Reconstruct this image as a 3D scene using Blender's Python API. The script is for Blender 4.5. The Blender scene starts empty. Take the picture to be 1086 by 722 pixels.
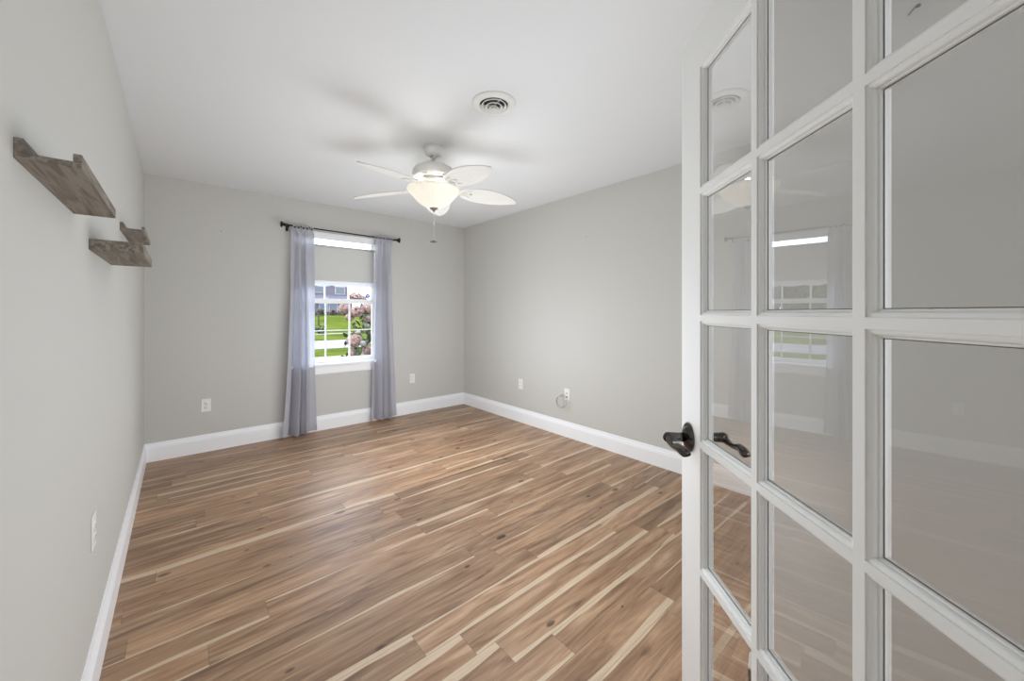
import bpy, bmesh, math, random
from mathutils import Vector, Matrix, Euler
R = math.radians
PI = math.pi
random.seed(7)
sc = bpy.context.scene
col = sc.collection

# ------------------------------------------------------------------ camera
cd = bpy.data.cameras.new('camera')
cam = bpy.data.objects.new('camera', cd); col.objects.link(cam)
cam.location = (0.225, 0.0, 1.27)
cam.rotation_euler = (R(90), 0, R(-40.92))
cd.sensor_width = 36; cd.lens = 407 / 1086 * 36
cd.shift_y = -30 / 1086
cd.clip_start = 0.02; cd.clip_end = 400
sc.camera = cam
sc.view_settings.view_transform = 'Standard'
sc.view_settings.look = 'None'
sc.view_settings.gamma = 1
sc.view_settings.use_curve_mapping = False
sc.view_settings.exposure = 0.10
sc.cycles.max_bounces = 14
sc.cycles.diffuse_bounces = 8
sc.cycles.glossy_bounces = 6
sc.cycles.transparent_max_bounces = 24
sc.cycles.sample_clamp_indirect = 6
sc.cycles.caustics_reflective = False
sc.cycles.caustics_refractive = False

# ------------------------------------------------------------------ world
w = bpy.data.worlds.new('sky'); sc.world = w; w.use_nodes = True
nt = w.node_tree; nt.nodes.clear()
o_ = nt.nodes.new('ShaderNodeOutputWorld'); b_ = nt.nodes.new('ShaderNodeBackground')
tc = nt.nodes.new('ShaderNodeTexCoord'); nz = nt.nodes.new('ShaderNodeTexNoise')
nz.inputs['Scale'].default_value = 3.0; nz.inputs['Detail'].default_value = 5
rp = nt.nodes.new('ShaderNodeValToRGB')
rp.color_ramp.elements[0].position = .42; rp.color_ramp.elements[0].color = (.66, .80, 1.0, 1)
rp.color_ramp.elements[1].position = .60; rp.color_ramp.elements[1].color = (1.0, 1.0, 1.0, 1)
nt.links.new(tc.outputs['Generated'], nz.inputs['Vector'])
nt.links.new(nz.outputs['Fac'], rp.inputs['Fac']); nt.links.new(rp.outputs['Color'], b_.inputs['Color'])
b_.inputs['Strength'].default_value = 6.5
nt.links.new(b_.outputs[0], o_.inputs[0])

def light(name, typ, loc, energy, color=(1, 1, 1), rot=(0, 0, 0), **kw):
    l = bpy.data.lights.new(name, typ); l.energy = energy; l.color = color
    for k, v in kw.items(): setattr(l, k, v)
    o = bpy.data.objects.new(name, l); col.objects.link(o); o.location = loc; o.rotation_euler = rot
    return o
light('sun', 'SUN', (0, 0, 20), 7.0, (1, .96, .9), (R(42), 0, R(-62)), angle=R(2))
# daylight guide in the window opening (a portal gives no light of its own)
pt = light('window_portal', 'AREA', (1.5725, 4.66, 1.41), 1, rot=(R(-90), 0, 0), shape='RECTANGLE', size=.86, size_y=1.42)
pt.data.cycles.is_portal = True
f1 = light('added_fill_near', 'POINT', (1.38, 1.20, .98), 30, (.90, .965, 1.03), shadow_soft_size=.62)  # added bodiless fill in the open room, standing in for a camera flash
f2 = light('added_fill_far', 'POINT', (1.88, 2.75, .93), 53, (.90, .965, 1.03), shadow_soft_size=.62)  # second added bodiless fill, deeper in the room
f1.visible_glossy = f2.visible_glossy = False
light('hall_fill', 'AREA', (.6, -2.9, 1.2), 68, (.90, .965, 1.03), (R(90), 0, 0), shape='RECTANGLE', size=2.8, size_y=2.2)  # added unseen fill panel behind the camera, standing in for daylight from the hall
FAN_W = 2.6      # each of the three bulbs of the fan light

# ------------------------------------------------------------------ helpers
def tag(o, label=None, cat=None, group=None, kind=None):
    if label: o['label'] = label
    if cat: o['category'] = cat
    if group: o['group'] = group
    if kind: o['kind'] = kind
    return o
def empty(name, loc=(0, 0, 0), rz=0, parent=None):
    o = bpy.data.objects.new(name, None); col.objects.link(o); o.location = loc; o.rotation_euler = (0, 0, rz)
    o.empty_display_size = .05; o.parent = parent
    return o
class MB:
    def __init__(s): s.v = []; s.f = []; s.sm = []
    def add(s, vs, fs, smooth=False):
        n = len(s.v); s.v += [tuple(p) for p in vs]
        for f in fs: s.f.append(tuple(i + n for i in f)); s.sm.append(smooth)
        return s
    def box(s, x0, x1, y0, y1, z0, z1, M=None):
        vs = [Vector(p) for p in ((x0,y0,z0),(x1,y0,z0),(x1,y1,z0),(x0,y1,z0),(x0,y0,z1),(x1,y0,z1),(x1,y1,z1),(x0,y1,z1))]
        if M: vs = [M @ p for p in vs]
        return s.add(vs, [(3,2,1,0),(4,5,6,7),(0,1,5,4),(1,2,6,5),(2,3,7,6),(3,0,4,7)])
    def lathe(s, prof, n=32, M=None, wob=None, close=True):
        vs = []; fs = []
        for i, (r, z) in enumerate(prof):
            for k in range(n):
                a = 2 * PI * k / n; rr = r
                if wob: rr = r * wob(a, i / (len(prof) - 1))
                p = Vector((rr * math.cos(a), rr * math.sin(a), z)); vs.append(M @ p if M else p)
        for i in range(len(prof) - 1):
            for k in range(n):
                k2 = (k + 1) % n; fs.append((i*n+k, i*n+k2, (i+1)*n+k2, (i+1)*n+k))
        if close:
            fs.append(tuple(range(n))[::-1]); L = (len(prof)-1)*n; fs.append(tuple(range(L, L+n)))
        return s.add(vs, fs, True)
    def tube(s, pts, r, n=10, sx=None, up=(0, 0, 1), closed=False):
        """sweep an ellipse; r list or number; sx: list/number of second radius along 'up'"""
        pts = [Vector(p) for p in pts]; m = len(pts); vs = []; fs = []
        up = Vector(up)
        for i, p in enumerate(pts):
            a = pts[i-1] if (i > 0 or closed) else p
            b = pts[(i+1) % m] if (i < m-1 or closed) else p
            t = (b - a).normalized()
            u = up - up.dot(t) * t
            if u.length < 1e-4: u = Vector((1, 0, 0)) - Vector((1, 0, 0)).dot(t) * t
            u.normalize(); w_ = t.cross(u)
            r1 = r[i] if isinstance(r, (list, tuple)) else r
            r2 = (sx[i] if isinstance(sx, (list, tuple)) else sx) if sx is not None else r1
            for k in range(n):
                q = 2 * PI * k / n; vs.append(p + w_ * (r1 * math.cos(q)) + u * (r2 * math.sin(q)))
        for i in range(m if closed else m - 1):
            j = (i + 1) % m
            for k in range(n):
                k2 = (k + 1) % n; fs.append((i*n+k, i*n+k2, j*n+k2, j*n+k))
        if not closed:
            fs.append(tuple(range(n))[::-1]); L = (m-1)*n; fs.append(tuple(range(L, L+n)))
        return s.add(vs, fs, True)
    def sweep(s, prof, a, b, nrm, M=None):
        """extrude closed profile (d along nrm, z) from a to b (2D points)"""
        vs = []
        for q in (a, b):
            for d, z in prof: vs.append(Vector((q[0] + nrm[0]*d, q[1] + nrm[1]*d, z)))
        n = len(prof); fs = [(i, (i+1) % n, n+(i+1) % n, n+i) for i in range(n)]
        fs += [tuple(range(n))[::-1], tuple(range(n, 2*n))]
        return s.add(vs, fs)
    def prism(s, poly, z0, z1, M=None):
        n = len(poly); vs = [Vector((x, y, z0)) for x, y in poly] + [Vector((x, y, z1)) for x, y in poly]
        if M: vs = [M @ p for p in vs]
        return s.add(vs, [tuple(range(n))[::-1], tuple(range(n, 2*n))] + [(i, (i+1) % n, n+(i+1) % n, n+i) for i in range(n)])
    def build(s, name, m, parent=None, bevel=0, seg=2):
        me = bpy.data.meshes.new(name); me.from_pydata(s.v, [], s.f)
        me.polygons.foreach_set('use_smooth', s.sm); me.materials.append(m)
        bm = bmesh.new(); bm.from_mesh(me); bmesh.ops.recalc_face_normals(bm, faces=bm.faces); bm.to_mesh(me); bm.free()
        me.update()
        o = bpy.data.objects.new(name, me); col.objects.link(o); o.parent = parent
        if bevel:
            md = o.modifiers.new('bevel', 'BEVEL'); md.width = bevel; md.segments = seg; md.limit_method = 'ANGLE'; md.angle_limit = R(40)
        return o
def fresh(name):
    m = bpy.data.materials.new(name); m.use_nodes = True
    nt = m.node_tree; return m, nt, nt.nodes['Principled BSDF']
def mat(name, c, rough=.5, metal=0, bump=0, bscale=60, noise=0, nscale=8, spec=None, coat=0):
    m, nt, p = fresh(name)
    p.inputs['Base Color'].default_value = (*c, 1); p.inputs['Roughness'].default_value = rough; p.inputs['Metallic'].default_value = metal
    if spec is not None: p.inputs['Specular IOR Level'].default_value = spec
    if coat: p.inputs['Coat Weight'].default_value = coat
    g = nt.nodes.new('ShaderNodeNewGeometry')
    if noise:
        n = nt.nodes.new('ShaderNodeTexNoise'); n.inputs['Scale'].default_value = nscale; n.inputs['Detail'].default_value = 4
        nt.links.new(g.outputs['Position'], n.inputs['Vector'])
        mx = nt.nodes.new('ShaderNodeMix'); mx.data_type = 'RGBA'
        mx.inputs[6].default_value = (*[x * (1 - noise) for x in c], 1); mx.inputs[7].default_value = (*[min(1, x * (1 + noise)) for x in c], 1)
        nt.links.new(n.outputs['Fac'], mx.inputs[0]); nt.links.new(mx.outputs[2], p.inputs['Base Color'])
    if bump:
        n = nt.nodes.new('ShaderNodeTexNoise'); n.inputs['Scale'].default_value = bscale; n.inputs['Detail'].default_value = 3
        nt.links.new(g.outputs['Position'], n.inputs['Vector'])
        b = nt.nodes.new('ShaderNodeBump'); b.inputs['Strength'].default_value = bump; b.inputs['Distance'].default_value = .002
        nt.links.new(n.outputs['Fac'], b.inputs['Height']); nt.links.new(b.outputs[0], p.inputs['Normal'])
    return m

WALL = mat('wall_paint', (.555, .545, .515), .6, bump=.15, bscale=140, spec=.3)
CEIL = mat('ceiling_paint', (.745, .755, .765), .8, bump=.12, bscale=90, spec=.1)
TRIM = mat('white_trim_paint', (.88, .885, .90), .35, bump=.05, bscale=30)
DOORP = mat('white_door_paint', (.80, .80, .785), .38, bump=.08, bscale=50)
VINYL = mat('white_vinyl', (.92, .925, .94), .35)
FANW = mat('white_fan_enamel', (.80, .79, .77), .35)
PLAST = mat('white_plastic', (.80, .80, .77), .35)
DARKP = mat('slot_shadow_black', (.03, .03, .03), .6)
PUTTY = mat('dark_putty_line', (.14, .135, .12), .8)
BRONZE = mat('dark_bronze', (.10, .095, .09), .22, metal=1, noise=.4, nscale=60)
BLACKM = mat('black_rod_metal', (.025, .02, .018), .4, metal=.6)
NICKEL = mat('brushed_nickel', (.55, .54, .52), .35, metal=1)

def glass(name, ior=1.5, tint=.985, rough=0.0, gain=3.2):
    m, nt, p = fresh(name); nt.nodes.remove(p)
    out = nt.nodes['Material Output']; t = nt.nodes.new('ShaderNodeBsdfTransparent'); t.inputs[0].default_value = (tint, tint, tint, 1)
    g = nt.nodes.new('ShaderNodeBsdfGlossy'); g.inputs['Roughness'].default_value = rough
    f = nt.nodes.new('ShaderNodeFresnel'); f.inputs[0].default_value = ior
    mx = nt.nodes.new('ShaderNodeMixShader')
    ge = nt.nodes.new('ShaderNodeNewGeometry'); inv = nt.nodes.new('ShaderNodeMath'); inv.operation = 'SUBTRACT'; inv.inputs[0].default_value = 1
    nt.links.new(ge.outputs['Backfacing'], inv.inputs[1])
    mu_ = nt.nodes.new('ShaderNodeMath'); mu_.operation = 'MULTIPLY'; nt.links.new(f.outputs[0], mu_.inputs[0]); nt.links.new(inv.outputs[0], mu_.inputs[1])
    k_ = nt.nodes.new('ShaderNodeMath'); k_.operation = 'MULTIPLY'; k_.use_clamp = True; k_.inputs[1].default_value = gain; nt.links.new(mu_.outputs[0], k_.inputs[0])
    nt.links.new(k_.outputs[0], mx.inputs[0]); nt.links.new(t.outputs[0], mx.inputs[1]); nt.links.new(g.outputs[0], mx.inputs[2])
    nt.links.new(mx.outputs[0], out.inputs[0]); return m
GLASS = glass('clear_door_glass', 1.5, .985)
WGLASS = glass('window_glass', 1.35, .99, gain=1.2)

def fabric(name, c, tr, mix=.45, see=0.0, weave=0, fold=0):
    m, nt, p = fresh(name); out = nt.nodes['Material Output']
    p.inputs['Base Color'].default_value = (*c, 1); p.inputs['Roughness'].default_value = .9; p.inputs['Specular IOR Level'].default_value = .1
    t = nt.nodes.new('ShaderNodeBsdfTranslucent'); t.inputs[0].default_value = (*tr, 1)
    mx = nt.nodes.new('ShaderNodeMixShader'); mx.inputs[0].default_value = mix
    nt.links.new(p.outputs[0], mx.inputs[1]); nt.links.new(t.outputs[0], mx.inputs[2]); last = mx
    if see:
        tp = nt.nodes.new('ShaderNodeBsdfTransparent'); m2 = nt.nodes.new('ShaderNodeMixShader'); m2.inputs[0].default_value = see
        nt.links.new(last.outputs[0], m2.inputs[1]); nt.links.new(tp.outputs[0], m2.inputs[2]); last = m2
    if weave:
        g = nt.nodes.new('ShaderNodeNewGeometry'); mp = nt.nodes.new('ShaderNodeMapping'); mp.inputs['Scale'].default_value = (500, 500, 160)
        n = nt.nodes.new('ShaderNodeTexNoise'); n.inputs['Scale'].default_value = 1; n.inputs['Detail'].default_value = 2
        nt.links.new(g.outputs['Position'], mp.inputs[0]); nt.links.new(mp.outputs[0], n.inputs['Vector'])
        r = nt.nodes.new('ShaderNodeMix'); r.data_type = 'RGBA'; r.inputs[6].default_value = (*[x*(1-weave) for x in c], 1); r.inputs[7].default_value = (*[min(1, x*(1+weave)) for x in c], 1)
        nt.links.new(n.outputs['Fac'], r.inputs[0]); nt.links.new(r.outputs[2], p.inputs['Base Color'])
    nt.links.new(last.outputs[0], out.inputs[0]); return m
CURT = fabric('blue_grey_voile', (.56, .545, .575), (.66, .70, .82), .36, .012, weave=.16)
SHADE = fabric('shade_cloth', (.70, .69, .66), (.56, .56, .54), .25)
HEMF = fabric('scalloped_hem_cloth', (.80, .80, .80), (.8, .8, .82), .5)

# ------------------------------------------------------------------ floor shader
def floor_mat():
    m, nt, p = fresh('hickory_laminate'); N = nt.nodes; L = nt.links
    def math_(op, a, b=None, c=None, clamp=False):
        n = N.new('ShaderNodeMath'); n.operation = op; n.use_clamp = clamp
        for i, x in enumerate((a, b, c)):
            if x is None: continue
            if isinstance(x, (int, float)): n.inputs[i].default_value = x
            else: L.new(x, n.inputs[i])
        return n.outputs[0]
    def comb(x, y, z=0.0):
        n = N.new('ShaderNodeCombineXYZ')
        for i, q in enumerate((x, y, z)):
            if isinstance(q, (int, float)): n.inputs[i].default_value = q
            else: L.new(q, n.inputs[i])
        return n.outputs[0]
    def noise(v, s, d=3, rough=.5, dist=0):
        n = N.new('ShaderNodeTexNoise'); n.inputs['Scale'].default_value = s; n.inputs['Detail'].default_value = d
        n.inputs['Roughness'].default_value = rough; n.inputs['Distortion'].default_value = dist
        L.new(v, n.inputs['Vector']); return n.outputs['Fac']
    def ramp(f, els):
        n = N.new('ShaderNodeValToRGB'); cr = n.color_ramp
        while len(cr.elements) < len(els): cr.elements.new(.5)
        for e, (q, c) in zip(cr.elements, els): e.position = q; e.color = (*c, 1)
        L.new(f, n.inputs[0]); return n.outputs[0]
    def mix(f, a, b, mode='MIX'):
        n = N.new('ShaderNodeMix'); n.data_type = 'RGBA'; n.blend_type = mode
        for i, q in ((0, f), (6, a), (7, b)):
            if isinstance(q, (int, float)): n.inputs[i].default_value = q
            elif isinstance(q, tuple): n.inputs[i].default_value = (*q, 1)
            else: L.new(q, n.inputs[i])
        return n.outputs[2]
    g = N.new('ShaderNodeNewGeometry'); sp = N.new('ShaderNodeSeparateXYZ'); L.new(g.outputs['Position'], sp.inputs[0])
    X, Y = sp.outputs[0], sp.outputs[1]
    PW, PL = .118, 1.22
    yv = math_('DIVIDE', math_('ADD', Y, .02), PW); row = math_('FLOOR', yv); v = math_('FRACT', yv)
    wr = N.new('ShaderNodeTexWhiteNoise'); wr.noise_dimensions = '1D'; L.new(row, wr.inputs['W'])
    xo = math_('DIVIDE', math_('ADD', X, math_('MULTIPLY', wr.outputs['Value'], 7.3)), PL)
    colm = math_('FLOOR', xo); u = math_('FRACT', xo)
    wid = N.new('ShaderNodeTexWhiteNoise'); wid.noise_dimensions = '2D'; L.new(comb(row, colm), wid.inputs['Vector'])
    sc_ = N.new('ShaderNodeSeparateColor'); L.new(wid.outputs['Color'], sc_.inputs[0]); r1, r2, r3 = sc_.outputs
    idz = math_('MULTIPLY', wid.outputs['Value'], 57.0)
    # heartwood: broad figure + fine grain, stretched along the board
    fig = noise(comb(math_('MULTIPLY', X, 1.0), math_('MULTIPLY', Y, 10.0), idz), 2.0, 4, .55, 1.2)
    grn = noise(comb(math_('MULTIPLY', X, 4.0), math_('MULTIPLY', Y, 95.0), idz), 2.0, 4, .65, .3)
    fine = noise(comb(math_('MULTIPLY', X, 12.0), math_('MULTIPLY', Y, 420.0), idz), 2.0, 2, .6)
    base = ramp(fig, [(.25, (.125, .062, .031)), (.42, (.235, .133, .072)), (.58, (.325, .198, .115)), (.78, (.45, .305, .19))])
    tone = math_('ADD', math_('MULTIPLY', r1, .46), .86)
    base = mix(1.0, base, comb(tone, tone, tone), 'MULTIPLY')
    gr = math_('ADD', math_('MULTIPLY', grn, .62), .69)
    base = mix(1.0, base, comb(gr, gr, gr), 'MULTIPLY')
    fr = math_('ADD', math_('MULTIPLY', fine, .26), .87)
    base = mix(1.0, base, comb(fr, fr, fr), 'MULTIPLY')
    # dark mineral streaks
    stn = noise(comb(math_('MULTIPLY', X, 2.2), math_('MULTIPLY', Y, 26.0), math_('ADD', idz, 9)), 1.6, 3, .5, .8)
    stm = math_('MULTIPLY', math_('SUBTRACT', stn, .58, clamp=True), 7.0, clamp=True)
    base = mix(math_('MULTIPLY', stm, .62), base, (.095, .05, .028))
    # knots
    vo = N.new('ShaderNodeTexVoronoi'); vo.inputs['Scale'].default_value = 1.0
    L.new(comb(math_('MULTIPLY', X, 5.0), math_('MULTIPLY', Y, 10.5), 0), vo.inputs['Vector'])
    vsep = N.new('ShaderNodeSeparateColor'); L.new(vo.outputs['Color'], vsep.inputs[0])
    kn = math_('MULTIPLY', math_('SUBTRACT', math_('MULTIPLY', vsep.outputs[0], .19), vo.outputs['Distance'], clamp=True), 22.0, clamp=True)
    kdist = noise(comb(math_('MULTIPLY', X, 30.0), math_('MULTIPLY', Y, 60.0), 0), 1.0, 2)
    kn = math_('MULTIPLY', kn, math_('ADD', math_('MULTIPLY', kdist, .8), .4), clamp=True)
    base = mix(kn, base, (.05, .027, .016))
    # sapwood along one board edge, wavy inner boundary
    flip = math_('GREATER_THAN', r2, .5)
    ve = math_('ABSOLUTE', math_('SUBTRACT', v, flip))
    wav = noise(comb(math_('MULTIPLY', X, 1.0), idz, 3.3), 1.5, 2, .4)
    wdt = math_('ADD', math_('MULTIPLY', math_('SUBTRACT', wav, .5), .75), math_('SUBTRACT', math_('MULTIPLY', r3, .28), .05))
    sap = math_('MULTIPLY', math_('SUBTRACT', wdt, ve), 40.0, clamp=True)
    sapc = mix(1.0, ramp(grn, [(.3, (.46, .34, .225)), (.7, (.60, .47, .335))]), comb(fr, fr, fr), 'MULTIPLY')
    base = mix(math_('MULTIPLY', sap, .95), base, sapc)
    # seams
    ys = math_('MULTIPLY', math_('MINIMUM', v, math_('SUBTRACT', 1.0, v)), PW)
    xs = math_('MULTIPLY', math_('MINIMUM', u, math_('SUBTRACT', 1.0, u)), PL)
    sd = math_('MINIMUM', ys, xs)
    seam = math_('LESS_THAN', sd, .0009)
    base = mix(math_('MULTIPLY', seam, .55), base, (.05, .03, .02))
    L.new(base, p.inputs['Base Color'])
    rg = math_('ADD', math_('MULTIPLY', grn, .12), .34); L.new(rg, p.inputs['Roughness'])
    p.inputs['Specular IOR Level'].default_value = .62
    hb = math_('SUBTRACT', math_('MULTIPLY', fine, .3), seam)
    b = N.new('ShaderNodeBump'); b.inputs['Strength'].default_value = .25; b.inputs['Distance'].default_value = .0008
    L.new(hb, b.inputs['Height']); L.new(b.outputs[0], p.inputs['Normal'])
    return m
FLOOR = floor_mat()

# ------------------------------------------------------------------ room shell
W, D, H = 3.215, 4.475, 2.44         # width, back wall y, ceiling
T = .15
AX, AY = 1.64, .425                  # corner of the closet block
EY = -.17                            # wall with the doorway
HY = -3.0                           # far side of hall
OX0, OX1, OZ0, OZ1 = 1.147, 1.998, .715, 2.12   # window opening
DX0, DX1, DZ = .716, 1.64, 2.05      # doorway
def struct(name, mb, m, bevel=0, label=None):
    o = mb.build(name, m, None, bevel); o['kind'] = 'structure'
    if label: o['label'] = label
    return o
struct('floor', MB().box(-T, W + T, HY - T, D + T, -.12, 0), FLOOR)
struct('ceiling', MB().box(-T, W + T, HY - T, D + T, H, H + .15), CEIL)
struct('wall_left', MB().box(-T, 0, HY - T, D + T, 0, H), WALL)
struct('wall_right', MB().box(W, W + T, HY - T, D + T, 0, H), WALL)
mb = MB(); mb.box(0, OX0, D, D + T, 0, H); mb.box(OX1, W, D, D + T, 0, H); mb.box(OX0, OX1, D, D + T, 0, OZ0 - .025); mb.box(OX0, OX1, D, D + T, OZ1, H)
struct('wall_back', mb, WALL)
struct('wall_closet', MB().box(AX, W, EY - .12, AY, 0, H), WALL)
mb = MB(); mb.box(.60, DX0 - .02, EY - .12, EY, 0, H); mb.box(DX0 - .02, AX, EY - .12, EY, DZ, H)
struct('wall_front', mb, WALL)
struct('wall_hall', MB().box(0, W, HY - T, HY, 0, H), WALL)
# baseboards
BP = [(0, 0), (.016, 0), (.016, .112), (.0135, .118), (.0135, .124), (.009, .136), (.0065, .148), (.005, .156), (0, .156)]
struct('baseboard_back', MB().sweep(BP, (0, D), (W, D), (0, -1)), TRIM)
struct('baseboard_left', MB().sweep(BP, (0, EY), (0, D), (1, 0)), TRIM)
struct('baseboard_right', MB().sweep(BP, (W, AY), (W, D), (-1, 0)), TRIM)
mb = MB().sweep(BP, (AX - .016, AY), (W, AY), (0, 1)); mb.sweep(BP, (AX, EY + .02), (AX, AY + .016), (-1, 0))
struct('baseboard_closet', mb, TRIM)
# doorway casing
mb = MB(); mb.box(DX0 - .085, DX0 - .02, EY, EY + .018, 0, DZ + .065); mb.box(DX0 - .085, AX, EY, EY + .018, DZ, DZ + .065); mb.box(DX0 - .02, DX0, EY - .12, EY, 0, DZ)
struct('trim_1', mb, TRIM, .003)

# ------------------------------------------------------------------ window
win = empty('window_1', (0, 0, 0)); win['kind'] = 'structure'
mb = MB()      # casing, jamb liner
cy = D - .018
mb.box(OX0 - .06, OX0 + .004, cy, D, OZ0, 2.130); mb.box(OX1 - .004, OX1 + .06, cy, D, OZ0, 2.130)
mb.box(OX0 + .004, OX1 - .004, cy, D, 2.056, 2.130)
mb.build('window_casing', TRIM, win, .003)
mb = MB(); mb.box(OX0 - .002, OX0 + .008, D, D + T + .01, OZ0, OZ1); mb.box(OX1 - .008, OX1 + .002, D, D + T + .01, OZ0, OZ1)
mb.box(OX0, OX1, D, D + T + .01, OZ1 - .008, OZ1 + .002); mb.box(OX0, OX1, D + .03, D + T + .03, OZ0 - .03, OZ0 - .002)
mb.build('jamb', VINYL, win)
mb = MB(); mb.box(OX0 - .075, OX1 + .075, D - .052, D, OZ0 - .026, OZ0); mb.box(OX0 + .004, OX1 - .004, D, D + .055, OZ0 - .024, OZ0)
mb.build('window_stool', TRIM, win, .006, 3)
MB().sweep([(0, .598), (.010, .598), (.016, .612), (.016, .689), (0, .689)], (OX0 - .06, D), (OX1 + .06, D), (0, -1)).build('apron', TRIM, win, .002)
def sash(y0, z0, z1, st, bot, top, rowz):
    x0, x1 = OX0 + .008, OX1 - .008
    y1 = y0 + .032
    f = MB(); f.box(x0, x0 + st, y0, y1, z0, z1); f.box(x1 - st, x1, y0, y1, z0, z1); f.box(x0 + st, x1 - st, y0, y1, z0, z0 + bot); f.box(x0 + st, x1 - st, y0, y1, z1 - top, z1)
    o = f.build('sash', VINYL, win, .003)
    gx0, gx1, gz0, gz1 = x0 + st, x1 - st, z0 + bot, z1 - top; ym = (y0 + y1) / 2
    gr = MB()
    for k in (1, 2):
        xm = gx0 + (gx1 - gx0) * k / 3; gr.box(xm - .008, xm + .008, ym - .006, ym + .006, gz0, min(gz1, 1.985))
    for z in rowz: gr.box(gx0, gx1, ym - .0055, ym + .0055, z - .006, z + .006)
    gr.build('window_grille', VINYL, o)
    MB().box(gx0 - .004, gx1 + .004, ym + .008, ym + .012, gz0 - .004, gz1 + .004).build('window_pane', WGLASS, o)
    return o
sash(4.535, OZ0, 1.418, .034, .046, .050, [1.066])
sash(4.570, 1.375, OZ1 - .008, .034, .040, .022, [1.72])
# sash lock
lk = MB(); lk.lathe([(.014, 1.418), (.014, 1.424), (.009, 1.430)], 16, Matrix.Translation((1.44, 4.552, 0))); lk.box(1.43, 1.475, 4.546, 4.557, 1.424, 1.430)
lk.build('sash_lock', VINYL, win)
# round sticker
st = MB(); st.lathe([(.027, 0), (.027, .0006)], 28, Matrix.Translation((1.925, 4.5925, 1.462)) @ Matrix.Rotation(R(90), 4, 'X'))
so = st.build('round_sticker', mat('sticker_blue', (.05, .07, .42), .4), None)
tag(so, 'small round blue sticker on the upper window pane beside the right curtain', 'sticker')
st = MB(); st.prism([(-.010, -.008), (.012, -.004), (.006, .011), (-.006, .009)], 0, .0006, Matrix.Translation((1.925, 4.5918, 1.462)) @ Matrix.Rotation(R(90), 4, 'X'))
st.build('sticker_mark', mat('sticker_white', (.8, .82, .9), .4), so)

# roller shade
rs = empty('roller_shade', (1.5725, 4.508, 2.0))
def loc_build(mb, name, m, root, bevel=0):
    o = mb.build(name, m, root, bevel); o.matrix_parent_inverse = Matrix.Translation(-root.location) if not root.rotation_euler.z else root.matrix_world.inverted()
    return o
sx0, sx1 = OX0 + .018, OX1 - .018
loc_build(MB().tube([(sx0, 4.508, 1.993), (sx1, 4.508, 1.993)], .012, 16), 'roller', SHADE, rs)
loc_build(MB().box(sx0 + .004, sx1 - .004, 4.5185, 4.520, 1.606, 1.995), 'shade_cloth', SHADE, rs)
mb = MB(); n = 96; top = []; 
NS = 4
for i in range(n + 1):
    x = sx0 + .004 + (sx1 - sx0 - .008) * i / n; ph = (i / n * NS + .35) % 1
    low = 1.558 - .018 * (math.sin(PI * ph) ** .6) + .012
    top.append((x, low))
poly = [(x, z) for x, z in top] + [(sx1 - .004, 1.612), (sx0 + .004, 1.612)]
vs = []; fs = []
for yy in (4.5165, 4.5178):
    for x, z in top: vs += [(x, yy, z), (x, yy, 1.612)]
m_ = 2 * (n + 1)
for i in range(n):
    a = 2 * i; fs += [(a, a+2, a+3, a+1), (m_+a, m_+a+1, m_+a+3, m_+a+2), (a, m_+a, m_+a+2, a+2)]
mb.add(vs, fs)
loc_build(mb, 'scalloped_hem', HEMF, rs)
loc_build(MB().box(sx0 + .002, sx1 - .002, 4.5145, 4.5165, 1.600, 1.616), 'hem_bar', VINYL, rs)
for x in (OX0 + .010, OX1 - .018): loc_build(MB().box(x, x + .008, 4.49, 4.53, 1.975, 2.03), 'bracket', VINYL, rs)
tag(rs, 'off-white roller shade with scalloped hem, half lowered in the window', 'shade')

# ------------------------------------------------------------------ curtain rod
RY, RZ = 4.385, 2.140
rod = empty('curtain_rod', (1.61, RY, RZ))
loc_build(MB().tube([(1.035, RY, RZ + .006), (2.185, RY, RZ - .006)], .0075, 14), 'rod', BLACKM, rod)
for sgn, x, z in ((-1, 1.035, RZ + .006), (1, 2.185, RZ - .006)):
    M = Matrix.Translation((x, RY, z)) @ Matrix.Rotation(R(90) * sgn, 4, 'Y')
    loc_build(MB().lathe([(.009, -.012), (.013, -.010), (.013, -.002), (.008, 0), (.007, .006), (.016, .012), (.020, .018), (.012, .024), (.010, .028), (.024, .033), (.031, .040), (.030, .045), (.020, .051), (.006, .055)], 24, M), 'finial', BLACKM, rod)
for x in (1.055, 2.165):
    mb = MB(); mb.box(x - .006, x + .006, RY, D, RZ - .016, RZ - .008); mb.box(x - .012, x + .012, D - .005, D, RZ - .04, RZ + .02); mb.tube([(x, RY, RZ - .008 + .002)] * 1 + [(x, RY, RZ - .002)], .011, 12)
    loc_build(mb, 'bracket', BLACKM, rod, .001)
tag(rod, 'thin black curtain rod with mushroom finials above the window', 'curtain rod')

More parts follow.
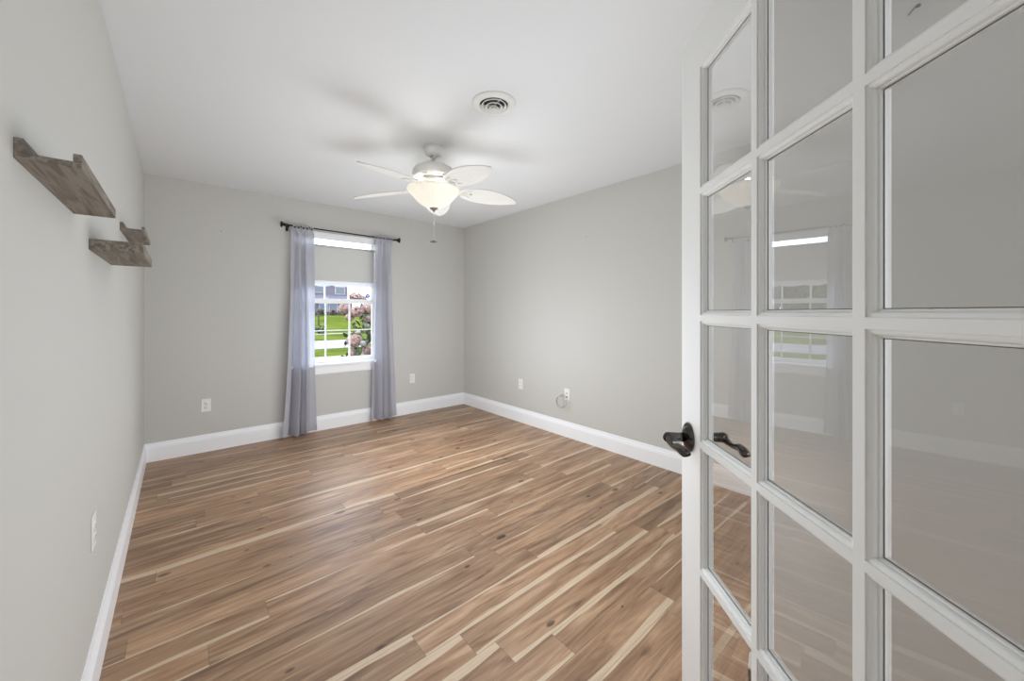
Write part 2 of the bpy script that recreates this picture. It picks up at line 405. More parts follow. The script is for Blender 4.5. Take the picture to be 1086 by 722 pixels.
# ------------------------------------------------------------------ curtains
def curtain(top, bot, folds, seed, label):
    rnd = random.Random(seed)
    root = empty('curtain', ((top[0] + top[1]) / 2, RY, .03))
    nx, nz_ = 150, 60
    ph = [rnd.uniform(0, 2 * PI) for _ in range(4)]
    def P(u, t):     # u 0..1 across, t 0 top ..1 bottom
        z = 2.098 - (2.098 - .022) * t
        g = t ** 1.6 if t < .9 else t ** 1.6
        x0 = top[0] + (bot[0] - top[0]) * g; x1 = top[1] + (bot[1] - top[1]) * g
        uu = u + .018 * math.sin(2 * PI * u * 2 + ph[0] + t * 1.2) + .010 * math.sin(7 * t + ph[3]) * math.sin(PI * u)
        x = x0 + (x1 - x0) * uu
        amp = .018 + .036 * min(1, t * 1.5)
        a = 2 * PI * (folds * u + .22 * math.sin(2 * PI * u + ph[1]) + .10 * math.sin(3.1 * t + ph[2]))
        yy = RY + amp * math.sin(a) + .010 * math.sin(2.3 * a + ph[1]) * t + .01 * t * math.sin(5 * u + ph[2])
        x += .008 * math.sin(2 * a) * min(1, t * 2)
        return (x, yy, z + .004 * math.sin(a) * t)
    vs = [P(i / nx, j / nz_) for j in range(nz_ + 1) for i in range(nx + 1)]
    fs = [(j*(nx+1)+i, j*(nx+1)+i+1, (j+1)*(nx+1)+i+1, (j+1)*(nx+1)+i) for j in range(nz_) for i in range(nx)]
    o = loc_build(MB().add(vs, fs, True), 'curtain_panel', CURT, root)
    # hem bands: doubled cloth
    vs = []; 
    for j in (nz_ - 2, nz_):
        for i in range(nx + 1):
            x, y, z = P(i / nx, j / nz_); vs.append((x, y - .0015, z))
    loc_build(MB().add(vs, [(i, i+1, nx+2+i, nx+1+i) for i in range(nx)], True), 'bottom_hem', CURT, root)
    nt_ = 5
    for k in range(nt_):
        u = (k + .5) / nt_; x, y, z = P(u, 0); hw = (top[1] - top[0]) / nt_ * .40
        zr = RZ + .006 - .012 * (x - 1.035) / 1.15
        loop = [(y, 2.075), (RY - .013, zr - .02), (RY - .0125, zr), (RY - .009, zr + .009), (RY, zr + .0125), (RY + .009, zr + .009), (RY + .0125, zr), (RY + .013, zr - .02), (y + .002, 2.09)]
        vs = []
        for yy, zz in loop: vs += [(x - hw, yy, zz), (x + hw, yy, zz)]
        fs = [(2*i, 2*i+1, 2*i+3, 2*i+2) for i in range(len(loop) - 1)]
        loc_build(MB().add(vs, fs, True), 'tab', CURT, root)
        bt = MB(); bt.lathe([(.001, -.004), (.009, -.004), (.0105, 0), (.009, .003), (.001, .002)], 14, Matrix.Translation((x, min(y, RY - .012) - .004, 2.130)) @ Matrix.Rotation(R(90), 4, 'X'))
        loc_build(bt, 'button', mat('dark_button', (.035, .03, .04), .4) if k == 0 else bpy.data.materials['dark_button'], root)
    tag(root, label, 'curtain', 'blue-grey tab-top curtains')
    return root
curtain((1.086, 1.284), (1.004, 1.326), 2.6, 3, 'pale blue-grey tab-top curtain hanging left of the window')
curtain((1.926, 2.142), (1.892, 2.222), 2.4, 11, 'pale blue-grey tab-top curtain hanging right of the window, nearer the room corner')

# ------------------------------------------------------------------ french door
def door():
    ang = math.atan2(.7425, .670)
    root = empty('door_1', (.716, -.169, 0), ang); root['kind'] = 'structure'
    root['label'] = 'open white french door with fifteen glass panes'
    Wd = .936; th = .035; ST = .1136; op = .224; mu = (Wd - 2*ST - 3*op) / 2
    z0, zt = .010, 2.036; pz = .3204; rz = .016; b0 = .2535
    # x local measured from hinge: x = Wd - k
    xs = [(ST + i * (op + mu), ST + i * (op + mu) + op) for i in range(3)]
    zs = [(b0 + j * (pz + rz), b0 + j * (pz + rz) + pz) for j in range(5)]
    ztop = zs[-1][1]
    for a, b in ((0, ST), (Wd - ST, Wd)): MB().box(a, b, -th, 0, z0, zt).build('stile', DOORP, root)
    MB().box(ST, Wd - ST, -th, 0, z0, b0).build('bottom_rail', DOORP, root)
    MB().box(ST, Wd - ST, -th, 0, ztop, zt).build('top_rail', DOORP, root)
    for i in range(2): MB().box(xs[i][1], xs[i+1][0], -th, 0, b0, ztop).build('muntin', DOORP, root)
    for j in range(4):
        m = MB()
        for a, b in xs: m.box(a, b, -th, 0, zs[j][1], zs[j+1][0])
        m.build('muntin', DOORP, root)
    prof = [(0, 0), (.0005, -.0028), (.0030, -.0030), (.0040, -.0033), (.0062, -.0045), (.0078, -.0065), (.0085, -.0090), (.0086, -.0105), (.0108, -.0107), (.0115, -.0120), (.0116, -.0150)]
    full = prof + [(o, -th - d) for o, d in prof[::-1]]
    for a, b in xs:
        for c, d in zs:
            vs = []; n = len(full)
            for cx_, cz_, sx_, sz_ in ((a, c, 1, 1), (b, c, -1, 1), (b, d, -1, -1), (a, d, 1, -1)):
                for o, dd in full: vs.append((cx_ + sx_ * o, dd, cz_ + sz_ * o))
            fs = []
            for q in range(4):
                q2 = (q + 1) % 4
                for i in range(n - 1): fs.append((q*n+i, q*n+i+1, q2*n+i+1, q2*n+i))
                fs.append((q*n+n-1, q*n, q2*n, q2*n+n-1))
            MB().add(vs, fs).build('glazing_bead', DOORP, root)
            gk = MB()
            for q0, q1, q2, q3 in ((a + .0112, a + .0128, c + .0112, d - .0112), (b - .0128, b - .0112, c + .0112, d - .0112), (a + .0112, b - .0112, c + .0112, c + .0128), (a + .0112, b - .0112, d - .0128, d - .0112)):
                gk.box(q0, q1, -.0155, -.0146, q2, q3)
            gk.build('glazing_putty', PUTTY, root)
            MB().box(a + .010, b - .010, -.0195, -.0155, c + .010, d - .010).build('glass_pane', GLASS, root)
    # lever handles both sides
    hx = Wd - .048; hz = .918
    for sgn, y0 in ((1, 0), (-1, -th)):
        M = Matrix.Translation((hx, y0, hz)) @ Matrix.Rotation(-R(90) * sgn, 4, 'X') @ Matrix.Diagonal((1, 1.22, 1, 1))
        ro = MB().lathe([(.033, 0), (.034, .003), (.031, .007), (.026, .010), (.018, .013), (.013, .015)], 36, M).build('handle_rose', BRONZE, root)
        Y = lambda d: y0 + sgn * d
        lv = MB()
        lv.tube([(hx, Y(.010), hz), (hx, Y(.030), hz), (hx, Y(.052), hz), (hx - .002, Y(.060), hz), (hx - .008, Y(.064), hz)], [.0135, .0125, .0135, .0145, .012], 18)
        pts = []; rr = []; ss = []
        for i in range(15):
            t = i / 14; pts.append((hx + .004 - .122 * t, Y(.060 + .006 * math.sin(PI * t) - .004 * t), hz + .002 - .003 * t - .010 * math.sin(PI * min(1, t * 1.55)) - .005 * t * t))
            rr.append(.0095 - .004 * math.sin(PI * min(1, t * 1.3)) + (.001 if t > .8 else 0))
            ss.append([.013, .0125, .011, .009, .0075, .007, .007, .0078, .009, .0105, .012, .013, .0132, .0118, .006][i])
        lv.tube(pts, rr, 16, sx=ss)
        lv.build('lever_handle', BRONZE, root)
    # keyhole turn on the room side, latch plate on the free edge, hinges
    MB().lathe([(.0045, 0), (.0045, .002)], 12, Matrix.Translation((hx, .0125, hz + .026)) @ Matrix.Rotation(-R(90), 4, 'X')).build('privacy_hole', NICKEL, root)
    MB().box(Wd, Wd + .0012, -.030, -.005, hz - .028, hz + .028).build('latch_plate', NICKEL, root)
    for hz_ in (.22, 1.02, 1.82):
        MB().tube([(-.004, .004, hz_ - .045), (-.004, .004, hz_ + .045)], .006, 12).build('hinge', NICKEL, root)
door()

# ------------------------------------------------------------------ wall shelves
def shelf_mat():
    m, nt, p = fresh('weathered_grey_wood'); N = nt.nodes; L = nt.links
    g = N.new('ShaderNodeNewGeometry'); mp = N.new('ShaderNodeMapping'); mp.inputs['Scale'].default_value = (34, 2.4, 34); L.new(g.outputs['Position'], mp.inputs[0])
    n = N.new('ShaderNodeTexNoise'); n.inputs['Scale'].default_value = 2.2; n.inputs['Detail'].default_value = 5; n.inputs['Distortion'].default_value = .9; L.new(mp.outputs[0], n.inputs['Vector'])
    r = N.new('ShaderNodeValToRGB'); els = [(.28, (.085, .068, .050)), (.45, (.16, .132, .102)), (.6, (.25, .215, .175)), (.78, (.18, .15, .12))]
    while len(r.color_ramp.elements) < 4: r.color_ramp.elements.new(.5)
    for e, (q, c) in zip(r.color_ramp.elements, els): e.position = q; e.color = (*c, 1)
    L.new(n.outputs['Fac'], r.inputs[0]); L.new(r.outputs[0], p.inputs['Base Color']); p.inputs['Roughness'].default_value = .55
    b = N.new('ShaderNodeBump'); b.inputs['Strength'].default_value = .3; b.inputs['Distance'].default_value = .002; L.new(n.outputs['Fac'], b.inputs['Height']); L.new(b.outputs[0], p.inputs['Normal'])
    return m
SH = shelf_mat()
def ledge(y0, y1, z, dep, back, front, label, name='picture_ledge'):
    r = empty(name, (0, (y0 + y1) / 2, z)); t = .012; L_ = (y1 - y0) / 2
    MB().box(0, dep, -L_, L_, 0, t).build('shelf_board', SH, r, .0012)
    MB().box(0, .012, -L_, L_, t, back).build('back_rail', SH, r, .0012)
    MB().box(dep - .012, dep, -L_, L_, t, front).build('front_lip', SH, r, .0012)
    tag(r, label, 'shelf', 'grey wood shelves on the left wall'); return r
ledge(1.105, 1.625, 1.547, .083, .038, .027, 'largest-looking grey-brown wooden picture ledge on left wall, highest and nearest the camera')
ledge(2.733, 3.253, 1.682, .090, .040, .026, 'small far grey-brown picture ledge on left wall, nearest the room corner')
r = empty('box_shelf', (0, 2.14, 1.476)); L_ = .277
mb = MB().box(0, .13, -L_, L_, 0, .036).build('shelf_board', SH, r, .0015)
tag(r, 'grey-brown wooden box shelf with solid end, lowest of the three on left wall', 'shelf', 'grey wood shelves on the left wall')

# ------------------------------------------------------------------ ceiling fan
FX, FY = 1.587, 2.415
fan = empty('ceiling_fan', (FX, FY, 2.44))
def fb(mb, name, m, bevel=0, parent=None): return mb.build(name, m, parent or fan, bevel)
fb(MB().lathe([(.062, 0), (.066, -.006), (.066, -.040), (.058, -.058), (.040, -.066), (.018, -.068)], 40), 'canopy', FANW)
fb(MB().lathe([(.018, -.060), (.022, -.068), (.019, -.078), (.012, -.082), (.012, -.10), (.016, -.104)], 24), 'hanger_ball', NICKEL)
fb(MB().lathe([(.012, -.095), (.013, -.112), (.022, -.118), (.034, -.122), (.060, -.128), (.100, -.140), (.132, -.158), (.146, -.176), (.148, -.200), (.143, -.208), (.143, -.214), (.136, -.222), (.110, -.232), (.070, -.236)], 56), 'motor_housing', FANW)
vent_ = MB()
for k in range(40):
    a = 2 * PI * k / 40; vent_.box(.128, .131, -.003, .003, -.2285, -.2225, Matrix.Rotation(a, 4, 'Z'))
fb(vent_, 'cooling_slots', NICKEL)
fb(MB().lathe([(.095, -.236), (.098, -.244), (.098, -.258), (.070, -.262), (.070, -.275), (.060, -.300), (.02, -.302)], 40), 'switch_housing', FANW)
# glass bowl with flutes
m_b, nt_b, p_b = fresh('frosted_bowl_glass')
p_b.inputs['Base Color'].default_value = (.78, .76, .71, 1); p_b.inputs['Roughness'].default_value = .35
p_b.inputs['Emission Color'].default_value = (1.0, .97, .91, 1); p_b.inputs['Emission Strength'].default_value = .22
tl = nt_b.nodes.new('ShaderNodeBsdfTranslucent'); tl.inputs[0].default_value = (.9, .88, .82, 1)
mxb = nt_b.nodes.new('ShaderNodeMixShader'); mxb.inputs[0].default_value = .35
nt_b.links.new(p_b.outputs[0], mxb.inputs[1]); nt_b.links.new(tl.outputs[0], mxb.inputs[2]); nt_b.links.new(mxb.outputs[0], nt_b.nodes['Material Output'].inputs[0])
bp = [(.182, -.299), (.184, -.306), (.178, -.316), (.166, -.331), (.150, -.350), (.131, -.371), (.110, -.392), (.087, -.410), (.063, -.424), (.041, -.433), (.022, -.437)]
inner = [(r_ - .004, z_ + .003) for r_, z_ in bp[::-1]]
fb(MB().lathe(bp + inner, 120, wob=lambda a, t: 1 + .016 * math.cos(30 * a) * (1 - abs(t - .25) * .6), close=False), 'glass_bowl', m_b)
fb(MB().lathe([(.030, -.432), (.030, -.437), (.024, -.443), (.012, -.448), (.008, -.456), (.004, -.460)], 24), 'bowl_finial', NICKEL)
fb(MB().tube([(0, 0, -.302), (0, 0, -.435)], .004, 8), 'centre_rod', NICKEL)
BULB, ntb, pb = fresh('warm_bulb'); pb.inputs['Emission Color'].default_value = (1, .93, .8, 1); pb.inputs['Emission Strength'].default_value = 2
for k in range(3):
    a = R(30 + 120 * k); M = Matrix.Rotation(a, 4, 'Z')
    sock = MB().tube([M @ Vector((.045, 0, -.290)), M @ Vector((.075, 0, -.305))], .012, 12)
    fb(sock, 'lamp_socket', FANW)
    fb(MB().lathe([(.010, 0), (.018, .012), (.022, .028), (.016, .042), (.004, .048)], 18, M @ Matrix.Translation((.072, 0, -.304)) @ Matrix.Rotation(R(110), 4, 'Y')), 'light_bulb', BULB)
    p = M @ Vector((.085, 0, -.285)); lo = light('fan_bulb_light', 'POINT', p, FAN_W, (1, .96, .90), shadow_soft_size=.03); lo.parent = fan
# pull chain
ch = MB(); ch.tube([(.0, 0, -.455), (.0, 0, -.530)], .0016, 6); ch.tube([(0, 0, -.555), (0, 0, -.665)], .0014, 6)
fb(ch, 'pull_chain', FANW)
fb(MB().lathe([(.001, -.528), (.005, -.536), (.007, -.548), (.004, -.556), (.001, -.558)], 14), 'chain_bob', FANW)
fobm = MB(); fobm.lathe([(.003, -.660), (.009, -.666), (.009, -.674), (.003, -.680)], 14)
for k in range(4):
    a = R(20 + 90 * k); fobm.prism([(.006, -.003), (.020, -.008), (.030, -.005), (.031, .004), (.020, .006), (.006, .003)], -.0015, .0015, Matrix.Translation((0, 0, -.672)) @ Matrix.Rotation(a, 4, 'Z') @ Matrix.Rotation(R(14), 4, 'X'))
fo = fb(fobm, 'pull_fob', mat('fob_mixed', (.16, .15, .14), .3)); fo['label'] = 'small fan-shaped pull'
# blades
BLM, ntl, pl = fresh('whitewashed_palm_blade')
pl.inputs['Base Color'].default_value = (.80, .785, .745, 1); pl.inputs['Roughness'].default_value = .5
def leaf_w(t):   # half width along the blade, t 0..1
    return .100 * (max(0, math.sin(PI * (t * .95 + .05) ** .88)) ** .58) * (1 - .08 * t)
blades = []
for k in range(5):
    a = R(55.6 + 72 * k)
    ns, nw = 44, 36; r0, r1 = .200, .640
    vs = []
    for side in (0, 1):
        for i in range(ns + 1):
            t = .5 - .5 * math.cos(PI * i / ns); hw = leaf_w(t) if 0 < i < ns else (.03 if i == 0 else .004)
            x = r0 + (r1 - r0) * t
            for j in range(nw + 1):
                q = (j / nw) * 2 - 1
                y = q * hw
                # ribs fan out from the root like a palm leaf
                rib = .0016 * math.cos(abs(q) * 9 * PI + 3 * t) * (1 if 0 < i < ns else 0)
                z = -.010 * abs(q) ** 1.5 * .6 - .022 * t * t + rib * (1 if side == 0 else .3)
                vs.append((x, y, z - (0 if side else .005)))
    m2 = (ns + 1) * (nw + 1); fs = []
    for i in range(ns):
        for j in range(nw):
            p0 = i * (nw + 1) + j; fs.append((p0, p0 + 1, p0 + nw + 2, p0 + nw + 1)); fs.append(tuple(m2 + z_ for z_ in (p0, p0 + nw + 1, p0 + nw + 2, p0 + 1)))
    for i in range(ns):
        for j in (0, nw):
            p0 = i * (nw + 1) + j; fs.append((p0, p0 + nw + 1, m2 + p0 + nw + 1, m2 + p0))
    for j in range(nw):
        for i in (0, ns): p0 = i * (nw + 1) + j; fs.append((p0, p0 + 1, m2 + p0 + 1, m2 + p0))
    M = Matrix.Rotation(a, 4, 'Z') @ Matrix.Translation((0, 0, -.296)) @ Matrix.Rotation(R(-13), 4, 'X') 
    vs = [M @ Vector(v_) for v_ in vs]
    bl = fb(MB().add(vs, fs, True), 'fan_blade', BLM)
    # blade iron: arm with an open ring holding the blade
    ir = MB()
    M2 = Matrix.Rotation(a, 4, 'Z')
    ir.tube([M2 @ Vector(q) for q in ((.085, 0, -.246), (.130, 0, -.258), (.165, 0, -.280), (.195, 0, -.303))], [.016, .012, .011, .014], 10, sx=[.005, .005, .004, .004])
    ring = [M @ Vector((.222 + .030 * math.cos(q), .034 * math.sin(q), -.0085)) for q in [2 * PI * i / 24 for i in range(24)]]
    ir.tube(ring, .007, 8, sx=.004, closed=True)
    for yy in (-.045, 0, .045):
        ir.tube([M @ Vector((.205, yy * .3, -.008)), M @ Vector((.262 if yy else .275, yy, -.009))], .008, 8, sx=.003)
        ir.lathe([(.008, -.014), (.008, -.010), (.004, -.016)][:2], 12, M @ Matrix.Translation((.262 if yy else .275, yy, 0)))
    fb(ir, 'blade_bracket', FANW)
tag(fan, 'white five-blade palm-leaf ceiling fan with lit glass bowl in mid-ceiling', 'ceiling fan')

# ------------------------------------------------------------------ round ceiling vent
vt = empty('ceiling_vent', (1.556, 1.690, 2.44))
MB().lathe([(.078, -.003), (.080, -.013), (.092, -.016), (.112, -.012), (.121, -.005), (.122, 0), (.110, 0), (.085, -.002)], 56, close=False).build('vent_flange', PLAST, vt)
for r_, dz_ in ((.070, -.018), (.048, -.025), (.026, -.031)):
    MB().lathe([(r_, dz_), (r_ + .001, dz_ + .002), (r_ - .012, dz_ + .016), (r_ - .014, dz_ + .015), (r_ - .005, dz_ + .001), (r_, dz_)], 48, close=False).build('vent_ring', PLAST, vt)
MB().lathe([(.001, -.037), (.010, -.036), (.013, -.032), (.008, -.026), (.006, -.004)], 24).build('vent_centre', PLAST, vt)
MB().lathe([(.079, -.0015), (.079, -.0005)], 40).build('vent_duct', DARKP, vt)
mb = MB()
for k in range(3): mb.box(.006, .080, -.0015, .0015, -.016, -.010, Matrix.Rotation(R(20 + 120 * k), 4, 'Z'))
mb.build('vent_spoke', PLAST, vt)
tag(vt, 'white round ceiling vent with concentric rings, nearer than the fan', 'vent')

# ------------------------------------------------------------------ outlets
def plate_root(name, loc, n_ang): return empty(name, loc, n_ang)
def plate(root, w_=.07, h_=.115):
    MB().box(-w_/2, w_/2, -.0055, 0, -h_/2, h_/2).build('cover_plate', PLAST, root, .0035, 3)
def outlet(loc, rz, kind, label, group=None):
    r = plate_root({'duplex': 'wall_outlet', 'decora': 'wall_outlet', 'coax': 'coax_plate'}[kind], loc, rz)
    plate(r)
    if kind == 'duplex':
        for dz in (-.0195, .0195):
            f = MB().lathe([(.0165, 0), (.0165, .0022), (.0150, .0030)], 28, Matrix.Translation((0, -.0052, dz)) @ Matrix.Rotation(R(90), 4, 'X')).build('receptacle', PLAST, r)
            s_ = MB(); s_.box(-.0075, -.0050, -.0085, -.0080, dz - .002, dz + .007); s_.box(.0050, .0075, -.0085, -.0080, dz - .002, dz + .006); s_.lathe([(.0026, 0), (.0026, .0006)], 10, Matrix.Translation((0, -.0080, dz - .008)) @ Matrix.Rotation(R(90), 4, 'X'))
            s_.build('slots', DARKP, f)
        MB().lathe([(.003, 0), (.003, .001)], 12, Matrix.Translation((0, -.0055, 0)) @ Matrix.Rotation(R(90), 4, 'X')).build('screw', NICKEL, r)
    elif kind == 'decora':
        f = MB().box(-.0165, .0165, -.0075, -.005, -.0335, .0335).build('receptacle', PLAST, r, .001)
        g_ = MB(); g_.box(-.0172, .0172, -.0058, -.0054, -.0342, .0342); g_.build('joint', mat('joint_grey', (.35, .35, .33), .6) if 'joint_grey' not in bpy.data.materials else bpy.data.materials['joint_grey'], r)
        s_ = MB()
        for dz in (-.018, .018):
            s_.box(-.0075, -.0050, -.0079, -.0074, dz - .002, dz + .006); s_.box(.0050, .0075, -.0079, -.0074, dz - .002, dz + .005); s_.lathe([(.0024, 0), (.0024, .0005)], 10, Matrix.Translation((0, -.0074, dz - .008)) @ Matrix.Rotation(R(90), 4, 'X'))
        s_.build('slots', DARKP, f)
    else:
        MB().lathe([(.0075, 0), (.0075, .004), (.0048, .004), (.0048, .012)], 12, Matrix.Translation((0, -.0055, .012)) @ Matrix.Rotation(R(90), 4, 'X')).build('coax_jack', NICKEL, r)
        MB().lathe([(.0085, 0), (.0085, .004), (.006, .006)], 12, Matrix.Translation((0, -.0055, -.028)) @ Matrix.Rotation(R(90), 4, 'X')).build('cable_exit', DARKP, r)
    tag(r, label, 'outlet' if kind != 'coax' else 'wall plate', group)
    return r
outlet((.409, D, .422), 0, 'duplex', 'white wall outlet on back wall left of the window')
outlet((2.440, D, .438), 0, 'decora', 'white wall outlet on back wall right of the window')
outlet((W, 3.292, .440), R(-90), 'decora', 'white wall outlet on right wall, nearer the far corner')
outlet((W, 2.590, .432), R(-90), 'coax', 'white cable wall plate with coiled cable on right wall')
outlet((0, 1.932, .520), R(90), 'duplex', 'white wall outlet on left wall above the baseboard')
# coiled cable leaving the plate
pts = []
for i in range(12): t = i / 11; pts.append((W - .009 - .05 * math.sin(PI * t * .5), 2.590 + .045 * t, .404 + .022 * math.sin(PI * t) + .012 * t))
cyy, czz, cr_ = 2.612, .362, .058
for i in range(75):
    a = R(105) - 2 * PI * i / 40; pts.append((W - .058 + .012 * math.cos(a * .5) - .0003 * i, cyy - cr_ * math.cos(a) * .95, czz + cr_ * math.sin(a)))
cb = MB().tube(pts, .0028, 8).build('coaxial_cable', mat('off_white_cable', (.36, .35, .32), .4), None)
tag(cb, 'thin coiled pale grey cable hanging from the plate on right wall', 'cable')
MB().tube([pts[-1], Vector(pts[-1]) + (Vector(pts[-1]) - Vector(pts[-3])).normalized() * .016], .0048, 10).build('cable_connector', NICKEL, cb)
# small hook seen through the top pane of the door
mb = MB(); mb.tube([(AX, .060, 2.046), (AX - .008, .063, 2.044), (AX - .013, .070, 2.034), (AX - .012, .078, 2.026)], .0020, 8); mb.lathe([(.0045, 0), (.0045, .003)], 12, Matrix.Translation((AX, .060, 2.046)) @ Matrix.Rotation(R(-90), 4, 'Y'))
hk = mb.build('wall_hook', BRONZE, None); tag(hk, 'tiny metal hook high on the wall behind the door glass', 'hook')

def nail(loc, ax, label):
    o = MB().lathe([(.0035, 0), (.004, .0015), (.002, .003)], 10, Matrix.Rotation(R(90) * ax[0], 4, ax[1])).build('wall_nail', BLACKM, None); o.location = loc
    tag(o, label, 'nail')
for px, py, wall in ((621.5, 251, 'right'), (234.5, 245.5, 'back')):
    rr = (px - 543) / 407.; d = (.7556 * rr + .655, -.655 * rr + .7556, (331 - py) / 407.)
    k = (W - .225) / d[0] if wall == 'right' else D / d[1]
    nail((.225 + d[0] * k, d[1] * k, 1.27 + d[2] * k), (-1, 'Y') if wall == 'right' else (1, 'X'), 'tiny dark nail head in the bare right wall below the ceiling' if wall == 'right' else 'tiny dark nail head in the back wall left of the curtain rod')
# ------------------------------------------------------------------ outdoors
GRASS, ng, pg = fresh('lawn_grass')
g = ng.nodes.new('ShaderNodeNewGeometry'); n1 = ng.nodes.new('ShaderNodeTexNoise'); n1.inputs['Scale'].default_value = .5; n1.inputs['Detail'].default_value = 8
ng.links.new(g.outputs['Position'], n1.inputs['Vector'])
r1 = ng.nodes.new('ShaderNodeValToRGB'); r1.color_ramp.elements[0].position = .3; r1.color_ramp.elements[0].color = (.026, .039, .007, 1); r1.color_ramp.elements[1].position = .7; r1.color_ramp.elements[1].color = (.066, .084, .015, 1)
ng.links.new(n1.outputs['Fac'], r1.inputs[0]); ng.links.new(r1.outputs[0], pg.inputs['Base Color']); pg.inputs['Roughness'].default_value = .9; pg.inputs['Specular IOR Level'].default_value = 0
def gz(y):
    if y < 37: return -.6
    t = min(1, (y - 37) / 22); return -.6 + 1.45 * (t * t * (3 - 2 * t))
mb = MB(); ys = [4.64, 8, 12, 16, 21, 27, 32, 37] + [37 + 22 * i / 14 for i in range(1, 15)] + [75, 110]; xs = [-60, -30, 0, 30, 60, 110]
vs = [(x, y, gz(y)) for y in ys for x in xs]; nx = len(xs)
mb.add(vs, [(j*nx+i, j*nx+i+1, (j+1)*nx+i+1, (j+1)*nx+i) for j in range(len(ys)-1) for i in range(nx-1)], True)
struct('lawn', mb, GRASS)
mb = MB().box(-60, 110, 21, 27, -.7, -.585); struct('road', mb, mat('pale_asphalt', (.10, .10, .115), .9, noise=.12, nscale=3))
mb = MB().box(-60, 110, 34.6, 35.9, -.7, -.58); struct('sidewalk', mb, mat('concrete', (.105, .10, .092), .9, noise=.1, nscale=2))
mb = MB().box(-60, 110, 16.0, 17.3, -.7, -.582); struct('path', mb, mat('tan_gravel', (.09, .078, .055), .95, noise=.2, nscale=4))
# house across the road
SID, nts, ps = fresh('lavender_siding')
g = nts.nodes.new('ShaderNodeNewGeometry'); sp = nts.nodes.new('ShaderNodeSeparateXYZ'); nts.links.new(g.outputs['Position'], sp.inputs[0])
mm = nts.nodes.new('ShaderNodeMath'); mm.operation = 'MULTIPLY'; mm.inputs[1].default_value = 5; nts.links.new(sp.outputs[2], mm.inputs[0])
fr_ = nts.nodes.new('ShaderNodeMath'); fr_.operation = 'FRACT'; nts.links.new(mm.outputs[0], fr_.inputs[0])
bb = nts.nodes.new('ShaderNodeBump'); bb.inputs['Strength'].default_value = .6; bb.inputs['Distance'].default_value = .03; nts.links.new(fr_.outputs[0], bb.inputs['Height']); nts.links.new(bb.outputs[0], ps.inputs['Normal'])
ps.inputs['Base Color'].default_value = (.070, .066, .088, 1); ps.inputs['Roughness'].default_value = .8
ROOF = mat('grey_shingles', (.05, .053, .075), .9, noise=.3, nscale=6)
HTRIM = mat('house_white_trim', (.18, .18, .20), .6)
hs = empty('house', (15, 60, .8))
def hb(mb, name, m, parent=hs): 
    o = mb.build(name, m, parent)
    o.matrix_parent_inverse = Matrix.Translation(-hs.location) if parent is hs else Matrix()
    return o
hb(MB().box(11.0, 19.6, 60, 68, .5, 6.2), 'wall', SID)
hb(MB().box(13.8, 19.6, 58.4, 60, .5, 3.0), 'front_bay', SID)
mb = MB(); mb.add([(10.6, 59.5, 6.1), (20, 59.5, 6.1), (20, 64, 8.8), (10.6, 64, 8.8), (10.6, 68.5, 6.1), (20, 68.5, 6.1)], [(0,1,2,3),(3,2,5,4),(0,3,4),(1,5,2),(0,4,5,1)])
hb(mb, 'roof', ROOF)
mb = MB(); mb.add([(13.4, 58.0, 3.0), (20, 58.0, 3.0), (20, 60, 3.75), (13.4, 60, 3.75), (13.4, 60, 2.95), (20, 60, 2.95)], [(0,1,2,3),(0,4,5,1),(0,3,4),(1,5,2)])
hb(mb, 'porch_roof', ROOF)
hb(MB().box(13.4, 20, 57.9, 58.02, 2.84, 3.02), 'gutter', HTRIM)
hb(MB().box(10.6, 13.8, 58.6, 60, 3.9, 4.05), 'gutter', HTRIM)
HWM = mat('dark_house_glass', (.03, .04, .06), .15)
TEAL = mat('teal_door', (.10, .25, .30), .5)
for x, z, ww, hh in ((12.3, 1.9, 1.1, 1.2), (15.6, 1.95, .95, 1.1), (16.9, 1.95, .95, 1.1), (18.3, 4.7, 1.2, 1.4), (12.6, 4.9, 1.2, 1.4), (15.4, 4.9, 1.2, 1.4)):
    yf = 58.4 if (x > 13.8 and z < 3) else 60
    f = hb(MB().box(x - ww/2 - .12, x + ww/2 + .12, yf - .08, yf, z - hh/2 - .12, z + hh/2 + .12), 'window', HTRIM)
    p_ = MB().box(x - ww/2, x + ww/2, yf - .1, yf - .08, z - hh/2, z + hh/2).build('pane', HWM, f)
    p_.matrix_parent_inverse = Matrix.Translation(-hs.location) if False else Matrix()
hb(MB().box(11.2, 12.0, 59.94, 60, .8, 2.9), 'house_door', TEAL)
tag(hs, 'lavender-grey sided house across the road, seen through the window', 'house')

def leafmass(center, rad, n, size, rnd, flat=.0):
    m = MB()
    for i in range(n):
        while True:
            p = Vector((rnd.uniform(-1, 1), rnd.uniform(-1, 1), rnd.uniform(-1, 1)))
            if p.length < 1 and p.length > .45: break
        p = Vector((p.x * rad[0], p.y * rad[1], p.z * rad[2])) + Vector(center)
        e = Euler((rnd.uniform(-1.2, 1.2), rnd.uniform(-1.2, 1.2), rnd.uniform(0, 6.28))).to_matrix(); s_ = size * rnd.uniform(.6, 1.2)
        q = [(-.1, 0, 0), (.25, .32, .04), (.7, .30, .06), (1.1, 0, -.04), (.7, -.30, .06), (.25, -.32, .04)]
        m.add([p + e @ (Vector(v_) * s_) for v_ in q], [(0, 1, 2, 3), (0, 3, 4, 5)])
    return m
def foliage(name, a, b):
    m, nt, p = fresh(name); g = nt.nodes.new('ShaderNodeNewGeometry'); r = nt.nodes.new('ShaderNodeMix'); r.data_type = 'RGBA'
    n = nt.nodes.new('ShaderNodeTexWhiteNoise'); n.noise_dimensions = '3D'
    nt.links.new(g.outputs['Random Per Island'], r.inputs[0]); r.inputs[6].default_value = (*a, 1); r.inputs[7].default_value = (*b, 1)
    nt.links.new(r.outputs[2], p.inputs['Base Color']); p.inputs['Roughness'].default_value = .6
    return m
